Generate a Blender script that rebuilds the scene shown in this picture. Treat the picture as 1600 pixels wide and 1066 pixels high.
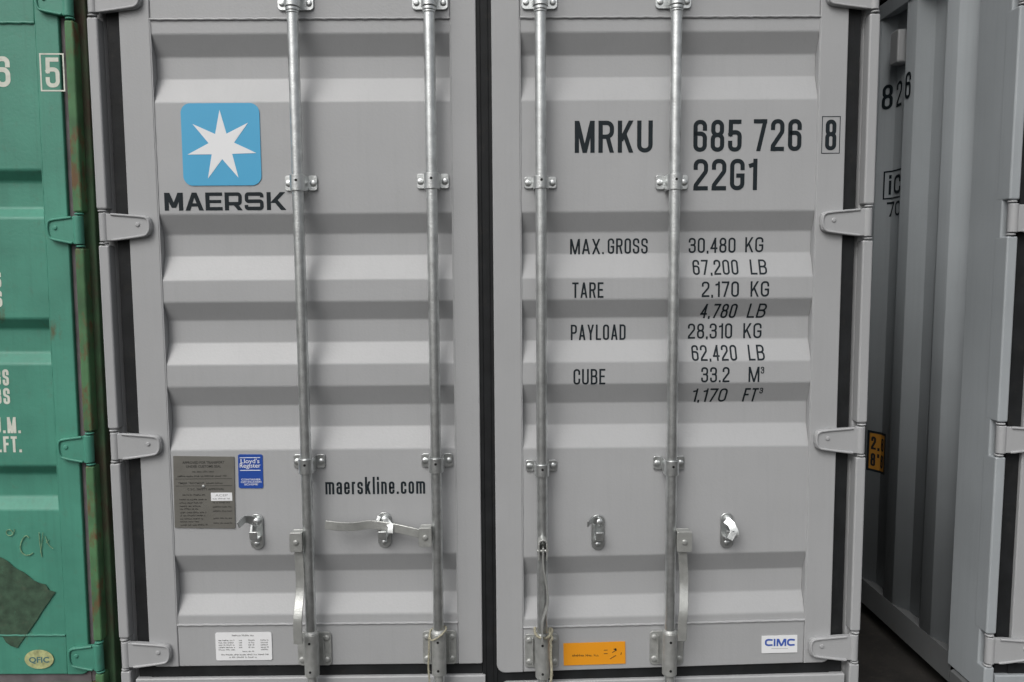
import bpy, bmesh, math, random
from mathutils import Vector, Matrix
random.seed(7)
S = bpy.context.scene
for o in list(bpy.data.objects):
    bpy.data.objects.remove(o)
COL = S.collection

# ------------------------------------------------------------ camera, sky, sun, exposure
cam = bpy.data.cameras.new('camera'); camo = bpy.data.objects.new('camera', cam); COL.objects.link(camo)
cam.sensor_width = 36; cam.lens = 27.0; cam.clip_start = 0.05; cam.clip_end = 500
_p, _y, _r = 0.08527, 0.006316, -0.006867
_f = Vector((math.sin(_y)*math.cos(_p), math.cos(_y)*math.cos(_p), -math.sin(_p)))
_rt = Vector((math.cos(_y), -math.sin(_y), 0)); _up = _rt.cross(_f)
_c, _s = math.cos(_r), math.sin(_r)
_R = _c*_rt + _s*_up; _U = -_s*_rt + _c*_up
m = Matrix((( _R.x, _U.x, -_f.x), (_R.y, _U.y, -_f.y), (_R.z, _U.z, -_f.z))).to_4x4()
m.translation = Vector((0.0609, -2.4333, 1.4907))
camo.matrix_world = m
S.camera = camo

SUN_EL, SUN_AZ = math.radians(47), math.radians(210)      # azimuth clockwise from +Y: in front of the doors, a little to the left
w = bpy.data.worlds.new('World'); S.world = w; w.use_nodes = True
nt = w.node_tree; bgn = nt.nodes['Background']
sky = nt.nodes.new('ShaderNodeTexSky'); sky.sky_type = 'NISHITA'; sky.sun_disc = False
sky.sun_elevation = SUN_EL; sky.sun_rotation = SUN_AZ
sky.air_density = 1.0; sky.dust_density = 6.0; sky.ozone_density = 1.0
hs = nt.nodes.new('ShaderNodeHueSaturation'); hs.inputs['Saturation'].default_value = 0.20
nt.links.new(sky.outputs[0], hs.inputs['Color']); nt.links.new(hs.outputs[0], bgn.inputs['Color'])
bgn.inputs['Strength'].default_value = 0.12
sun = bpy.data.lights.new('sun', 'SUN'); suno = bpy.data.objects.new('sun', sun); COL.objects.link(suno)
sun.energy = 0.75; sun.angle = math.radians(36); sun.color = (1, 0.985, 0.96)
sd = Vector((math.sin(SUN_AZ)*math.cos(SUN_EL), math.cos(SUN_AZ)*math.cos(SUN_EL), math.sin(SUN_EL)))
suno.rotation_euler = sd.to_track_quat('Z', 'Y').to_euler(); suno.location = (-2, -6, 8)
S.view_settings.view_transform = 'Standard'; S.view_settings.look = 'None'
S.view_settings.gamma = 1; S.view_settings.use_curve_mapping = False
S.view_settings.exposure = 0.02

# ------------------------------------------------------------ materials
def mat(name, col, rough=0.5, metal=0.0, mott=0.06, mscale=3.0, bump=0.0, bscale=60.0, dent=0.0,
        rust=0.0, rustcol=(0.12, 0.05, 0.02), rustscale=9.0, streak=0.0, grime=0.0, spec=0.5):
    M = bpy.data.materials.new(name); M.use_nodes = True
    n = M.node_tree.nodes; L = M.node_tree.links; b = n['Principled BSDF']
    b.inputs['Roughness'].default_value = rough; b.inputs['Metallic'].default_value = metal
    b.inputs['Specular IOR Level'].default_value = spec
    tc = n.new('ShaderNodeTexCoord')
    def noise(scale, det=4, stretch=None, rg=0.55):
        t = n.new('ShaderNodeTexNoise'); t.inputs['Scale'].default_value = scale
        t.inputs['Detail'].default_value = det; t.inputs['Roughness'].default_value = rg
        if stretch:
            mp = n.new('ShaderNodeMapping'); mp.inputs['Scale'].default_value = stretch
            L.new(tc.outputs['Object'], mp.inputs[0]); L.new(mp.outputs[0], t.inputs[0])
        else: L.new(tc.outputs['Object'], t.inputs[0])
        return t.outputs['Fac']
    def ramp(src, a, c):
        r = n.new('ShaderNodeMapRange'); r.inputs[1].default_value = a; r.inputs[2].default_value = c
        L.new(src, r.inputs[0]); return r.outputs[0]
    def mix(fac, A, B):
        x = n.new('ShaderNodeMix'); x.data_type = 'RGBA'
        L.new(fac, x.inputs[0])
        for sck, v in ((x.inputs[6], A), (x.inputs[7], B)):
            if isinstance(v, tuple): sck.default_value = (*v, 1)
            else: L.new(v, sck)
        return x.outputs[2]
    k = lambda f: tuple(c*f for c in col)
    cur = mix(ramp(noise(mscale), 0.3, 0.7), k(1-mott), k(1+mott))
    if streak > 0:
        st = ramp(noise(5.0, 5, (14, 14, 0.6)), 0.5, 0.85)
        mm = n.new('ShaderNodeMath'); mm.operation = 'MULTIPLY'; mm.inputs[1].default_value = streak
        L.new(st, mm.inputs[0]); cur = mix(mm.outputs[0], cur, k(0.55))
    if grime > 0:
        st = ramp(noise(26.0, 8, None, 0.7), 0.56, 0.75)
        mm = n.new('ShaderNodeMath'); mm.operation = 'MULTIPLY'; mm.inputs[1].default_value = grime
        L.new(st, mm.inputs[0]); cur = mix(mm.outputs[0], cur, (0.10, 0.085, 0.06))
    if rust > 0:
        rr = ramp(noise(rustscale, 8, (1, 1, 0.45), 0.65), 0.62 - rust*0.2, 0.70 - rust*0.12)
        cur = mix(rr, cur, rustcol)
    L.new(cur, b.inputs['Base Color'])
    rn = n.new('ShaderNodeMapRange'); rn.inputs[3].default_value = rough*0.85; rn.inputs[4].default_value = min(1, rough*1.2)
    L.new(noise(mscale*4), rn.inputs[0]); L.new(rn.outputs[0], b.inputs['Roughness'])
    prev = None
    for amt, sc, dist in ((bump, bscale, 0.002), (dent, 2.6, 0.03)):
        if amt > 0:
            bp = n.new('ShaderNodeBump'); bp.inputs['Strength'].default_value = amt; bp.inputs['Distance'].default_value = dist
            L.new(noise(sc, 3 if dist < 0.01 else 1), bp.inputs['Height'])
            if prev: L.new(prev, bp.inputs['Normal'])
            prev = bp.outputs[0]
    if prev: L.new(prev, b.inputs['Normal'])
    return M

GREY = mat('grey_container_paint', (0.368, 0.374, 0.380), 0.42, mott=0.035, bump=0.25, bscale=140, dent=0.12, streak=0.09, grime=0.05)
GREYP = mat('grey_panel_paint', (0.380, 0.386, 0.392), 0.42, mott=0.035, bump=0.22, bscale=120, dent=0.20, streak=0.10, grime=0.03)
GREYW = mat('grey_side_paint', (0.33, 0.355, 0.37), 0.5, mott=0.06, bump=0.25, bscale=90, dent=0.12, streak=0.18)
RAILM = mat('dusty_rail_paint', (0.105, 0.11, 0.112), 0.7, mott=0.15, bump=0.3, bscale=60, grime=0.4)
GREEN = mat('weathered_green_paint', (0.062, 0.252, 0.180), 0.5, mott=0.14, mscale=5, bump=0.3, bscale=90, dent=0.06, streak=0.30, grime=0.25, rust=0.02, rustcol=(0.09, 0.10, 0.05))
GREENR = mat('rusty_green_paint', (0.065, 0.165, 0.07), 0.7, mott=0.35, mscale=8, bump=0.5, bscale=60, streak=0.5, grime=0.5, rust=0.58, rustcol=(0.13, 0.075, 0.032), rustscale=24)
GREENB = mat('heavily_rusted_green_paint', (0.045, 0.10, 0.045), 0.75, mott=0.3, mscale=8, bump=0.5, bscale=60, streak=0.6, grime=0.5, rust=0.85, rustcol=(0.055, 0.036, 0.022), rustscale=6)
ZINC = mat('galvanised_steel', (0.65, 0.67, 0.665), 0.30, metal=0.9, mott=0.18, mscale=30, bump=0.35, bscale=180, streak=0.25)
ZINCH = mat('bright_zinc_handle', (0.48, 0.49, 0.47), 0.34, metal=0.6, mott=0.12, mscale=30, bump=0.35, bscale=180, streak=0.2)
ZINCD = mat('dull_galvanised_steel', (0.46, 0.47, 0.455), 0.5, metal=0.65, mott=0.15, mscale=40, bump=0.4, bscale=150, streak=0.2)
RUBBER = mat('black_rubber', (0.011, 0.012, 0.013), 0.65, mott=0.4, mscale=12, bump=0.4, bscale=60, grime=0.12, spec=0.28)
DUSTRUB = mat('dusty_rubber', (0.13, 0.115, 0.12), 0.8, mott=0.25, mscale=20, bump=0.3, grime=0.5)
INK = mat('dark_lettering', (0.011, 0.017, 0.021), 0.6, mott=0.1, spec=0.22)
WHITEINK = mat('white_lettering', (0.62, 0.64, 0.56), 0.6, mott=0.12, mscale=30, grime=0.25)
BLUE = mat('sky_blue_vinyl', (0.068, 0.38, 0.63), 0.35, mott=0.03)
WHITE = mat('white_vinyl', (0.80, 0.81, 0.82), 0.4, mott=0.02)
DBLUE = mat('deep_blue_vinyl', (0.018, 0.07, 0.34), 0.35, mott=0.04)
CBLUE = mat('blue_print', (0.04, 0.10, 0.42), 0.4, mott=0.05)
PLATE = mat('brown_metal_plate', (0.165, 0.16, 0.143), 0.5, metal=0.25, mott=0.08, mscale=20)
PLATEINK = mat('plate_etching', (0.04, 0.038, 0.035), 0.5)
GREYINK = mat('grey_print', (0.28, 0.28, 0.28), 0.5)
ORANGE = mat('orange_vinyl', (0.80, 0.32, 0.015), 0.4, mott=0.03)
YELLOW = mat('faded_yellow_vinyl', (0.42, 0.19, 0.025), 0.5, mott=0.1)
RESIDUE = mat('adhesive_residue', (0.042, 0.082, 0.050), 0.85, mott=0.35, mscale=35, bump=0.6, bscale=120, grime=0.45, rust=0.03, rustcol=(0.06, 0.15, 0.09), rustscale=30)
CHALK = mat('yellow_chalk', (0.20, 0.33, 0.19), 0.9, mott=0.4, mscale=60)
ROPE = mat('straw_rope', (0.34, 0.32, 0.24), 0.85, mott=0.25, mscale=90, bump=0.6, bscale=300)
OVAL = mat('faded_oval_sticker', (0.40, 0.42, 0.20), 0.7, mott=0.35, mscale=60, grime=0.6)
OVALINK = mat('faded_teal_print', (0.06, 0.15, 0.16), 0.7)
HOLE = mat('dark_hole', (0.01, 0.01, 0.01), 0.9)
GROUND = mat('dark_wet_yard', (0.018, 0.016, 0.014), 0.8, mott=0.4, mscale=5, bump=0.8, bscale=40, grime=0.25)
FLOORM = mat('plywood', (0.16, 0.10, 0.06), 0.8)

# ------------------------------------------------------------ mesh helpers
def obj(name, bm, material, parent=None, bevel=0.0, segs=2, smooth=True, ang=35, recalc=True):
    if recalc: bmesh.ops.recalc_face_normals(bm, faces=bm.faces)
    me = bpy.data.meshes.new(name); bm.to_mesh(me); bm.free()
    me.materials.append(material)
    if smooth:
        for p in me.polygons: p.use_smooth = True
        me.set_sharp_from_angle(angle=math.radians(ang))
    o = bpy.data.objects.new(name, me); COL.objects.link(o)
    if parent: o.parent = parent
    if bevel > 0:
        b = o.modifiers.new('bevel', 'BEVEL'); b.width = bevel; b.segments = segs; b.limit_method = 'ANGLE'; b.angle_limit = math.radians(40)
    if smooth:
        wn = o.modifiers.new('normals', 'WEIGHTED_NORMAL'); wn.keep_sharp = True; wn.weight = 60
    return o
def box(bm, x0, x1, y0, y1, z0, z1):
    v = [bm.verts.new(p) for p in ((x0,y0,z0),(x1,y0,z0),(x1,y1,z0),(x0,y1,z0),(x0,y0,z1),(x1,y0,z1),(x1,y1,z1),(x0,y1,z1))]
    for f in ((0,1,5,4),(1,2,6,5),(2,3,7,6),(3,0,4,7),(4,5,6,7),(0,3,2,1)): bm.faces.new([v[i] for i in f])
def prism(bm, poly, y0, y1, axis='y'):
    def P(a, b, c): return (a, c, b) if axis == 'y' else ((a, b, c) if axis == 'z' else (c, a, b))
    A = [bm.verts.new(P(a, b, y0)) for a, b in poly]; B = [bm.verts.new(P(a, b, y1)) for a, b in poly]
    n = len(poly)
    bm.faces.new(A); bm.faces.new(B[::-1])
    for i in range(n): bm.faces.new([A[i], B[i], B[(i+1) % n], A[(i+1) % n]])
def cyl(bm, x, y, z0, z1, r, seg=24, r1=None):
    r1 = r if r1 is None else r1
    A = [bm.verts.new((x+r*math.cos(t), y+r*math.sin(t), z0)) for t in [2*math.pi*i/seg for i in range(seg)]]
    B = [bm.verts.new((x+r1*math.cos(t), y+r1*math.sin(t), z1)) for t in [2*math.pi*i/seg for i in range(seg)]]
    bm.faces.new(A[::-1]); bm.faces.new(B)
    for i in range(seg): bm.faces.new([A[i], A[(i+1) % seg], B[(i+1) % seg], B[i]])
def lathe_y(bm, x, z, prof, seg=16):          # prof: list of (r, y)
    rings = []
    for r, y in prof:
        rings.append([bm.verts.new((x+r*math.cos(2*math.pi*i/seg), y, z+r*math.sin(2*math.pi*i/seg))) for i in range(seg)])
    for a, b in zip(rings, rings[1:]):
        for i in range(seg): bm.faces.new([a[i], a[(i+1) % seg], b[(i+1) % seg], b[i]])
    bm.faces.new(rings[0]); bm.faces.new(rings[-1][::-1])
def bolt(bm, x, z, r=0.009, y=-0.004):
    lathe_y(bm, x, z, [(r*1.1, y), (r*1.1, y-0.003), (r*0.9, y-0.005), (r*0.4, y-0.0065)])
def rrect(x0, x1, z0, z1, r, seg=5):
    if not isinstance(r, (list, tuple)): r = [r]*4     # bl, br, tr, tl
    out = []
    for (cx, cz, a, rr, sx, sz) in ((x0, z0, 180, r[0], 1, 1), (x1, z0, 270, r[1], -1, 1), (x1, z1, 0, r[2], -1, -1), (x0, z1, 90, r[3], 1, -1)):
        if rr <= 0: out.append((cx, cz)); continue
        for i in range(seg+1):
            t = math.radians(a + 90*i/seg)
            out.append((cx+sx*rr+rr*math.cos(t), cz+sz*rr+rr*math.sin(t)))
    return out
def roundpoly(pts, radii, closed=False, seg=4):
    n = len(pts); out = []
    if not isinstance(radii, (list, tuple)): radii = [radii]*n
    for i, p in enumerate(pts):
        if (not closed and i in (0, n-1)) or radii[i] <= 0: out.append(p); continue
        a, b = Vector(pts[i-1]), Vector(pts[(i+1) % n]); q = Vector(p)
        da, db = (a-q), (b-q); la, lb = da.length, db.length
        if la < 1e-9 or lb < 1e-9: continue
        da /= la; db /= lb
        ang = da.angle(db) if abs(da.dot(db)) < 0.9999 else math.pi
        if ang > 3.1: out.append(p); continue
        t = min(radii[i]/math.tan(ang/2), la*0.499, lb*0.499); r = t*math.tan(ang/2)
        cdir = (da+db).normalized(); c = q + cdir*(r/math.sin(ang/2))
        s0 = q+da*t-c; s1 = q+db*t-c
        tot = s0.angle(s1) if s0.length > 1e-9 else 0
        sg = 1 if (s0.x*s1.y-s0.y*s1.x) > 0 else -1
        for k in range(seg+1):
            th = sg*tot*k/seg
            out.append((c.x+s0.x*math.cos(th)-s0.y*math.sin(th), c.y+s0.x*math.sin(th)+s0.y*math.cos(th)))
    return out
def sweep(bm, pts, half_w, half_t, wdir=Vector((1, 0, 0))):  # flat bar with its width along wdir
    rings = []; n = len(pts); P = [Vector(p) for p in pts]
    for i, p in enumerate(P):
        t = (P[min(i+1, n-1)]-P[max(i-1, 0)]).normalized()
        wd = (wdir - t*wdir.dot(t)).normalized(); nd = t.cross(wd)
        rings.append([bm.verts.new(p+wd*a*half_w+nd*b*half_t) for a, b in ((-1,-1),(1,-1),(1,1),(-1,1))])
    for a, b in zip(rings, rings[1:]):
        for i in range(4): bm.faces.new([a[i], a[(i+1) % 4], b[(i+1) % 4], b[i]])
    bm.faces.new(rings[0][::-1]); bm.faces.new(rings[-1])
def tube(bm, pts, r, seg=8):
    P = [Vector(p) for p in pts]; n = len(P); rings = []
    ref = Vector((0, 1, 0.01)).normalized()
    for i, p in enumerate(P):
        t = (P[min(i+1, n-1)]-P[max(i-1, 0)]).normalized()
        a = t.cross(ref)
        if a.length < 0.1: a = t.cross(Vector((1, 0, 0)))
        a.normalize(); b = t.cross(a)
        rings.append([bm.verts.new(p+a*r*math.cos(2*math.pi*k/seg)+b*r*math.sin(2*math.pi*k/seg)) for k in range(seg)])
    for A, B in zip(rings, rings[1:]):
        for k in range(seg): bm.faces.new([A[k], A[(k+1) % seg], B[(k+1) % seg], B[k]])
    bm.faces.new(rings[0][::-1]); bm.faces.new(rings[-1])
def smooth_path(pts, it=2):
    P = [Vector(p) for p in pts]
    for _ in range(it):
        Q = [P[0]]
        for a, b in zip(P, P[1:]): Q += [a*0.75+b*0.25, a*0.25+b*0.75]
        Q.append(P[-1]); P = Q
    return P
def thing(name, label, cat, loc=(0, 0, 0), group=None, rot=None):
    o = bpy.data.objects.new(name, None); COL.objects.link(o); o.location = loc
    if rot: o.rotation_euler = rot
    o['label'] = label; o['category'] = cat
    if group: o['group'] = group
    o.empty_display_size = 0.2
    return o

# ------------------------------------------------------------ stroke lettering (condensed stencil-like gothic)
CW = {'M': 1.28, '1': 0.62, 'I': 0, '.': 0, ',': 0, ' ': 0.55, 'i': 0, 'l': 0, 'm': 1.6, 'r': 0.62, 'X': 1.08, 'A': 1.08, 'Y': 1.08, 'k': 1.0, 'T': 0.98, 'L': 0.85, 'F': 0.9, 'E': 0.9, "'": 0}
R_ = 9.0
GL = {
 '0': [('c', [(0,0),(0,1),(1,1),(1,0)], R_)], 'O': [('c', [(0,0),(0,1),(1,1),(1,0)], R_)],
 'D': [('c', [(0,0),(0,1),(1,1),(1,0)], [0,0,R_,R_])],
 '8': [('c', [(.04,.53),(.04,1),(.96,1),(.96,.53)], R_), ('c', [(0,0),(0,.53),(1,.53),(1,0)], R_)],
 '6': [('s', [(1,.76),(1,1),(0,1),(0,0),(1,0),(1,.58),(.08,.58)], R_)],
 '5': [('s', [(.95,1),(.06,1),(.03,.55)], 0), ('s', [(.03,.56),(.2,.62),(1,.62),(1,0),(0,0),(0,.24)], R_)],
 '7': [('s', [(0,1),(1,1)], 0), ('d', (.3,0), (1,.93))],
 '2': [('s', [(0,.76),(0,1),(1,1),(1,.62),(.03,.12),(0,0)], [0,R_,R_,R_,0.3,0]), ('s', [(0,0),(1,0)], 0)],
 '3': [('s', [(0,.78),(0,1),(.98,1),(.98,.53),(.35,.53)], R_), ('s', [(.4,.53),(1,.53),(1,0),(0,0),(0,.22)], R_)],
 '1': [('s', [(1,0),(1,1)], 0), ('s', [(.1,.83),(.6,.86)], 0)],
 '4': [('s', [(.75,0),(.75,1)], 0), ('s', [(0,.27),(1,.27)], 0), ('d', (0,.27), (.82,1))],
 'G': [('s', [(1,.74),(1,1),(0,1),(0,0),(1,0),(1,.46),(.6,.46)], [0,R_,R_,R_,R_,0,0])],
 'C': [('s', [(1,.70),(1,1),(0,1),(0,0),(1,0),(1,.30)], R_)],
 'M': [('s', [(0,0),(0,1)], 0), ('s', [(1,0),(1,1)], 0), ('d', (.5,0), (.02,1)), ('d', (.5,0), (.98,1))],
 'R': [('s', [(0,0),(0,1)], 0), ('s', [(0,1),(1,1),(1,.5),(0,.5)], R_), ('d', (1,0), (.62,.5))],
 'K': [('s', [(0,0),(0,1)], 0), ('d', (.05,.35), (1,1)), ('d', (1,0), (.38,.6))],
 'U': [('s', [(0,1),(0,0),(1,0),(1,1)], R_)], 'A': [('d', (0,0), (.5,1)), ('d', (1,0), (.5,1)), ('s', [(.25,.25),(.75,.25)], 0)],
 'X': [('d', (0,0), (1,1)), ('d', (1,0), (0,1))], 'N': [('s', [(0,0),(0,1)], 0), ('s', [(1,0),(1,1)], 0), ('d', (1,0), (0,1))],
 'S': [('s', [(1,.76),(1,1),(0,1),(0,.58),(1,.44),(1,0),(0,0),(0,.24)], R_)],
 'T': [('s', [(0,1),(1,1)], 0), ('s', [(.5,0),(.5,.93)], 0)], 'L': [('s', [(0,1),(0,0),(1,0)], 0)], 'I': [('s', [(0,0),(0,1)], 0)],
 'E': [('s', [(1,1),(0,1),(0,0),(1,0)], 0), ('s', [(0,.52),(.85,.52)], 0)], 'F': [('s', [(1,1),(0,1),(0,0)], 0), ('s', [(0,.52),(.85,.52)], 0)],
 'P': [('s', [(0,0),(0,1)], 0), ('s', [(0,1),(1,1),(1,.46),(0,.46)], R_)],
 'B': [('s', [(0,0),(0,1)], 0), ('s', [(0,1),(.96,1),(.96,.53),(0,.53)], R_), ('s', [(.1,.53),(1,.53),(1,0),(0,0)], R_)],
 'Y': [('d', (.5,.4), (0,1)), ('d', (.5,.4), (1,1)), ('s', [(.5,0),(.5,.42)], 0)],
 '.': [('s', [(0,0),(0,.02)], 0)], ',': [('s', [(0,-.06),(0,.03)], 0)], "'": [('s', [(0,.85),(0,1)], 0)],
 'm': [('s', [(0,0),(0,.68)], 0), ('s', [(0,.68),(.5,.68),(.5,0)], R_), ('s', [(.5,.68),(1,.68),(1,0)], R_)],
 'n': [('s', [(0,0),(0,.68)], 0), ('s', [(0,.68),(1,.68),(1,0)], R_)], 'r': [('s', [(0,0),(0,.68)], 0), ('s', [(0,.68),(1,.68)], 0)],
 'a': [('s', [(.05,.56),(.05,.68),(1,.68),(1,0)], R_), ('s', [(1,.38),(0,.38),(0,0),(1,0)], R_)],
 'e': [('s', [(0,.34),(1,.34),(1,.68),(0,.68),(0,0),(1,0),(1,.16)], [0,0,R_,R_,R_,R_,0])],
 's': [('s', [(1,.54),(1,.68),(0,.68),(0,.40),(1,.30),(1,0),(0,0),(0,.15)], R_)],
 'k': [('s', [(0,0),(0,1)], 0), ('d', (.05,.2), (1,.74)), ('d', (1,0), (.4,.45))], 'l': [('s', [(0,0),(0,1)], 0)],
 'i': [('s', [(0,0),(0,.68)], 0), ('s', [(0,.93),(0,1)], 0)], 'o': [('c', [(0,0),(0,.68),(1,.68),(1,0)], R_)],
 'c': [('s', [(1,.50),(1,.68),(0,.68),(0,0),(1,0),(1,.18)], R_)],
}
def strip(pts, s, closed):
    n = len(pts); P = [Vector(p) for p in pts]; Lf, Rt = [], []
    for i in range(n):
        if closed: a, b = P[i-1], P[(i+1) % n]
        else: a, b = P[max(i-1, 0)], P[min(i+1, n-1)]
        d0 = (P[i]-a).normalized() if (P[i]-a).length > 1e-9 else None
        d1 = (b-P[i]).normalized() if (b-P[i]).length > 1e-9 else None
        if d0 is None: d0 = d1
        if d1 is None: d1 = d0
        n0 = Vector((-d0.y, d0.x)); n1 = Vector((-d1.y, d1.x)); nn = (n0+n1)
        nn = nn.normalized() if nn.length > 1e-6 else n0
        k = s/2/max(0.4, nn.dot(n1))
        Lf.append(P[i]+nn*k); Rt.append(P[i]-nn*k)
    out = []
    for i in range(n if closed else n-1):
        j = (i+1) % n
        out.append([tuple(Lf[i]), tuple(Rt[i]), tuple(Rt[j]), tuple(Lf[j])])
    return out
def glyph(ch, w, h, s):
    out = []
    for st in GL.get(ch, []):
        if st[0] in 'sc':
            pts = [(s/2+u*(w-s), s/2+v*(h-s)) for u, v in st[1]]
            rad = st[2]
            scl = (w-s)*0.46 if ch not in 'm' else (w-s)*0.23
            rr = [scl if (q > 1) else q*scl for q in (rad if isinstance(rad, list) else [rad]*len(pts))]
            closed = st[0] == 'c'
            if not closed:
                def ext(a, b):
                    d = Vector(a)-Vector(b); d = d.normalized()*s/2 if d.length > 0 else Vector((0, 0)); return (a[0]+d.x, a[1]+d.y)
                pts[0] = ext(pts[0], pts[1]); pts[-1] = ext(pts[-1], pts[-2])
            pts = roundpoly(pts, rr, closed, 6)
            out.append(strip(pts, s, closed))
        else:
            (u0, v0), (u1, v1) = st[1], st[2]
            z0, z1 = v0*h, v1*h
            hw = s*1.02
            for _ in range(3):
                x0, x1 = hw/2+u0*(w-hw), hw/2+u1*(w-hw)
                hw = s*0.98*math.hypot(x1-x0, z1-z0)/(z1-z0)
            out.append([[(x0-hw/2, z0), (x0+hw/2, z0), (x1+hw/2, z1), (x1-hw/2, z1)]])
    return out
def layout(text, x0, x1, h, s, gap=0.12):
    n_ = sum(CW.get(c, 1) for c in text)
    fixed = sum(s for c in text if CW.get(c, 1) == 0) + gap*h*(len(text)-1)
    w = (x1-x0-fixed)/max(n_, 0.01)
    out = []; x = x0
    for c in text:
        cw = CW.get(c, 1)*w if CW.get(c, 1) > 0 else s
        if c != ' ': out.append((c, x, cw))
        x += cw + gap*h
    return out
def lettering(text, x0, x1, z, h, s, parent, surf=None, m_=None, shear=0.0, polys=None, name='lettering', to3=None, breaks=()):
    bm = bmesh.new(); k = 0
    L = []
    if polys is None:
        for c, x, cw in layout(text, x0, x1, h, s):
            for st in glyph(c, cw, h, s):
                L.append([[(x+a+shear*b, z+b) for a, b in q] for q in st])
    else: L = polys
    lay = bm.verts.layers.float.new('k')
    for st in L:
        cache = {}
        for q in st:
            vs = []
            for p in q:
                key = (round(p[0], 6), round(p[1], 6))
                if key not in cache:
                    v = bm.verts.new((p[0], 0, p[1])); v[lay] = k; cache[key] = v
                vs.append(cache[key])
            if len(set(vs)) >= 3:
                try: bm.faces.new(list(dict.fromkeys(vs)))
                except ValueError: pass
        k = (k+1) % 5
    for f in bm.faces:
        f.normal_update()
        if f.normal.y > 0: f.normal_flip()
    for zb, ax in breaks:
        no = (0, 0, 1) if ax == 'z' else (1, 0, 0); co = (0, 0, zb) if ax == 'z' else (zb, 0, 0)
        bmesh.ops.bisect_plane(bm, geom=list(bm.verts)+list(bm.edges)+list(bm.faces), plane_co=co, plane_no=no, dist=1e-6)
    for v in bm.verts:
        e = 0.0006 + 0.00008*round(v[lay])
        if to3: v.co = Vector(to3(v.co.x, v.co.z, e))
        else:
            y = surf(v.co.x, v.co.z) if surf else 0.0
            v.co.y = y - e
    return obj(name, bm, m_ or INK, parent, smooth=False, recalc=False)

def fonttext(text, x, z, h, parent, m_, y=-0.004, width=None, bold=0.0, align='LEFT', name='lettering', to3=None):
    cu = bpy.data.curves.new('t', 'FONT'); cu.body = text; cu.size = 1; cu.offset = bold; cu.resolution_u = 3
    t = bpy.data.objects.new('t', cu); COL.objects.link(t)
    bpy.context.view_layer.update()
    me = bpy.data.meshes.new_from_object(t); bpy.data.objects.remove(t)
    xs = [v.co.x for v in me.vertices]; zs = [v.co.y for v in me.vertices]
    if not xs: return None
    sc = h/0.73; wx = (width/(max(xs)-min(xs))) if width else sc
    ox = {'LEFT': min(xs), 'CENTER': (min(xs)+max(xs))/2}[align]
    for v in me.vertices:
        X, Z = x+(v.co.x-ox)*wx, z+v.co.y*sc
        v.co = to3(X, Z, 0.0006) if to3 else (X, y, Z)
    me.name = name; me.materials.clear(); me.materials.append(m_)
    for p in me.polygons: p.material_index = 0
    o = bpy.data.objects.new(name, me); COL.objects.link(o); o.parent = parent
    return o

# ------------------------------------------------------------ container building blocks
GREY_LEV = [(2.236, 2.174, 2.107, 2.031), (1.688, 1.626, 1.558, 1.481), (1.413, 1.353, 1.281, 1.213), (1.143, 1.077, 1.006, 0.937), (0.590, 0.524, 0.449, 0.388)]
GREEN_LEV = [(1.835, 1.803, 1.72, 1.688), (1.372, 1.338, 1.262, 1.228), (0.898, 0.866, 0.79, 0.755)]
def profile(levels, zt, zb, d, fil=0.020):
    pts = [(zt, 0.003)]
    for a, b, c, e in levels: pts += [(a, 0.003), (b, d), (c, d), (e, 0.003)]
    pts.append((zb, 0.003))
    return roundpoly(pts, fil, False, 4)
def prof_fn(pr):
    pr = sorted(pr)
    def f(z):
        if z <= pr[0][0] or z >= pr[-1][0]: return 0.0
        for (a, ya), (b, yb) in zip(pr, pr[1:]):
            if a <= z <= b: return ya+(yb-ya)*(z-a)/max(b-a, 1e-9)
        return 0.0
    return f
def sag_none(x, z): return 0.0
def sag_right(x, z):
    g = max(0.0, min(1.0, (1.0-z)/0.8)); return -(0.034-0.024*x)*g
def apply_sag(bm, sag):
    for v in bm.verts: v.co.z += sag(v.co.x, v.co.z)

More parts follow.
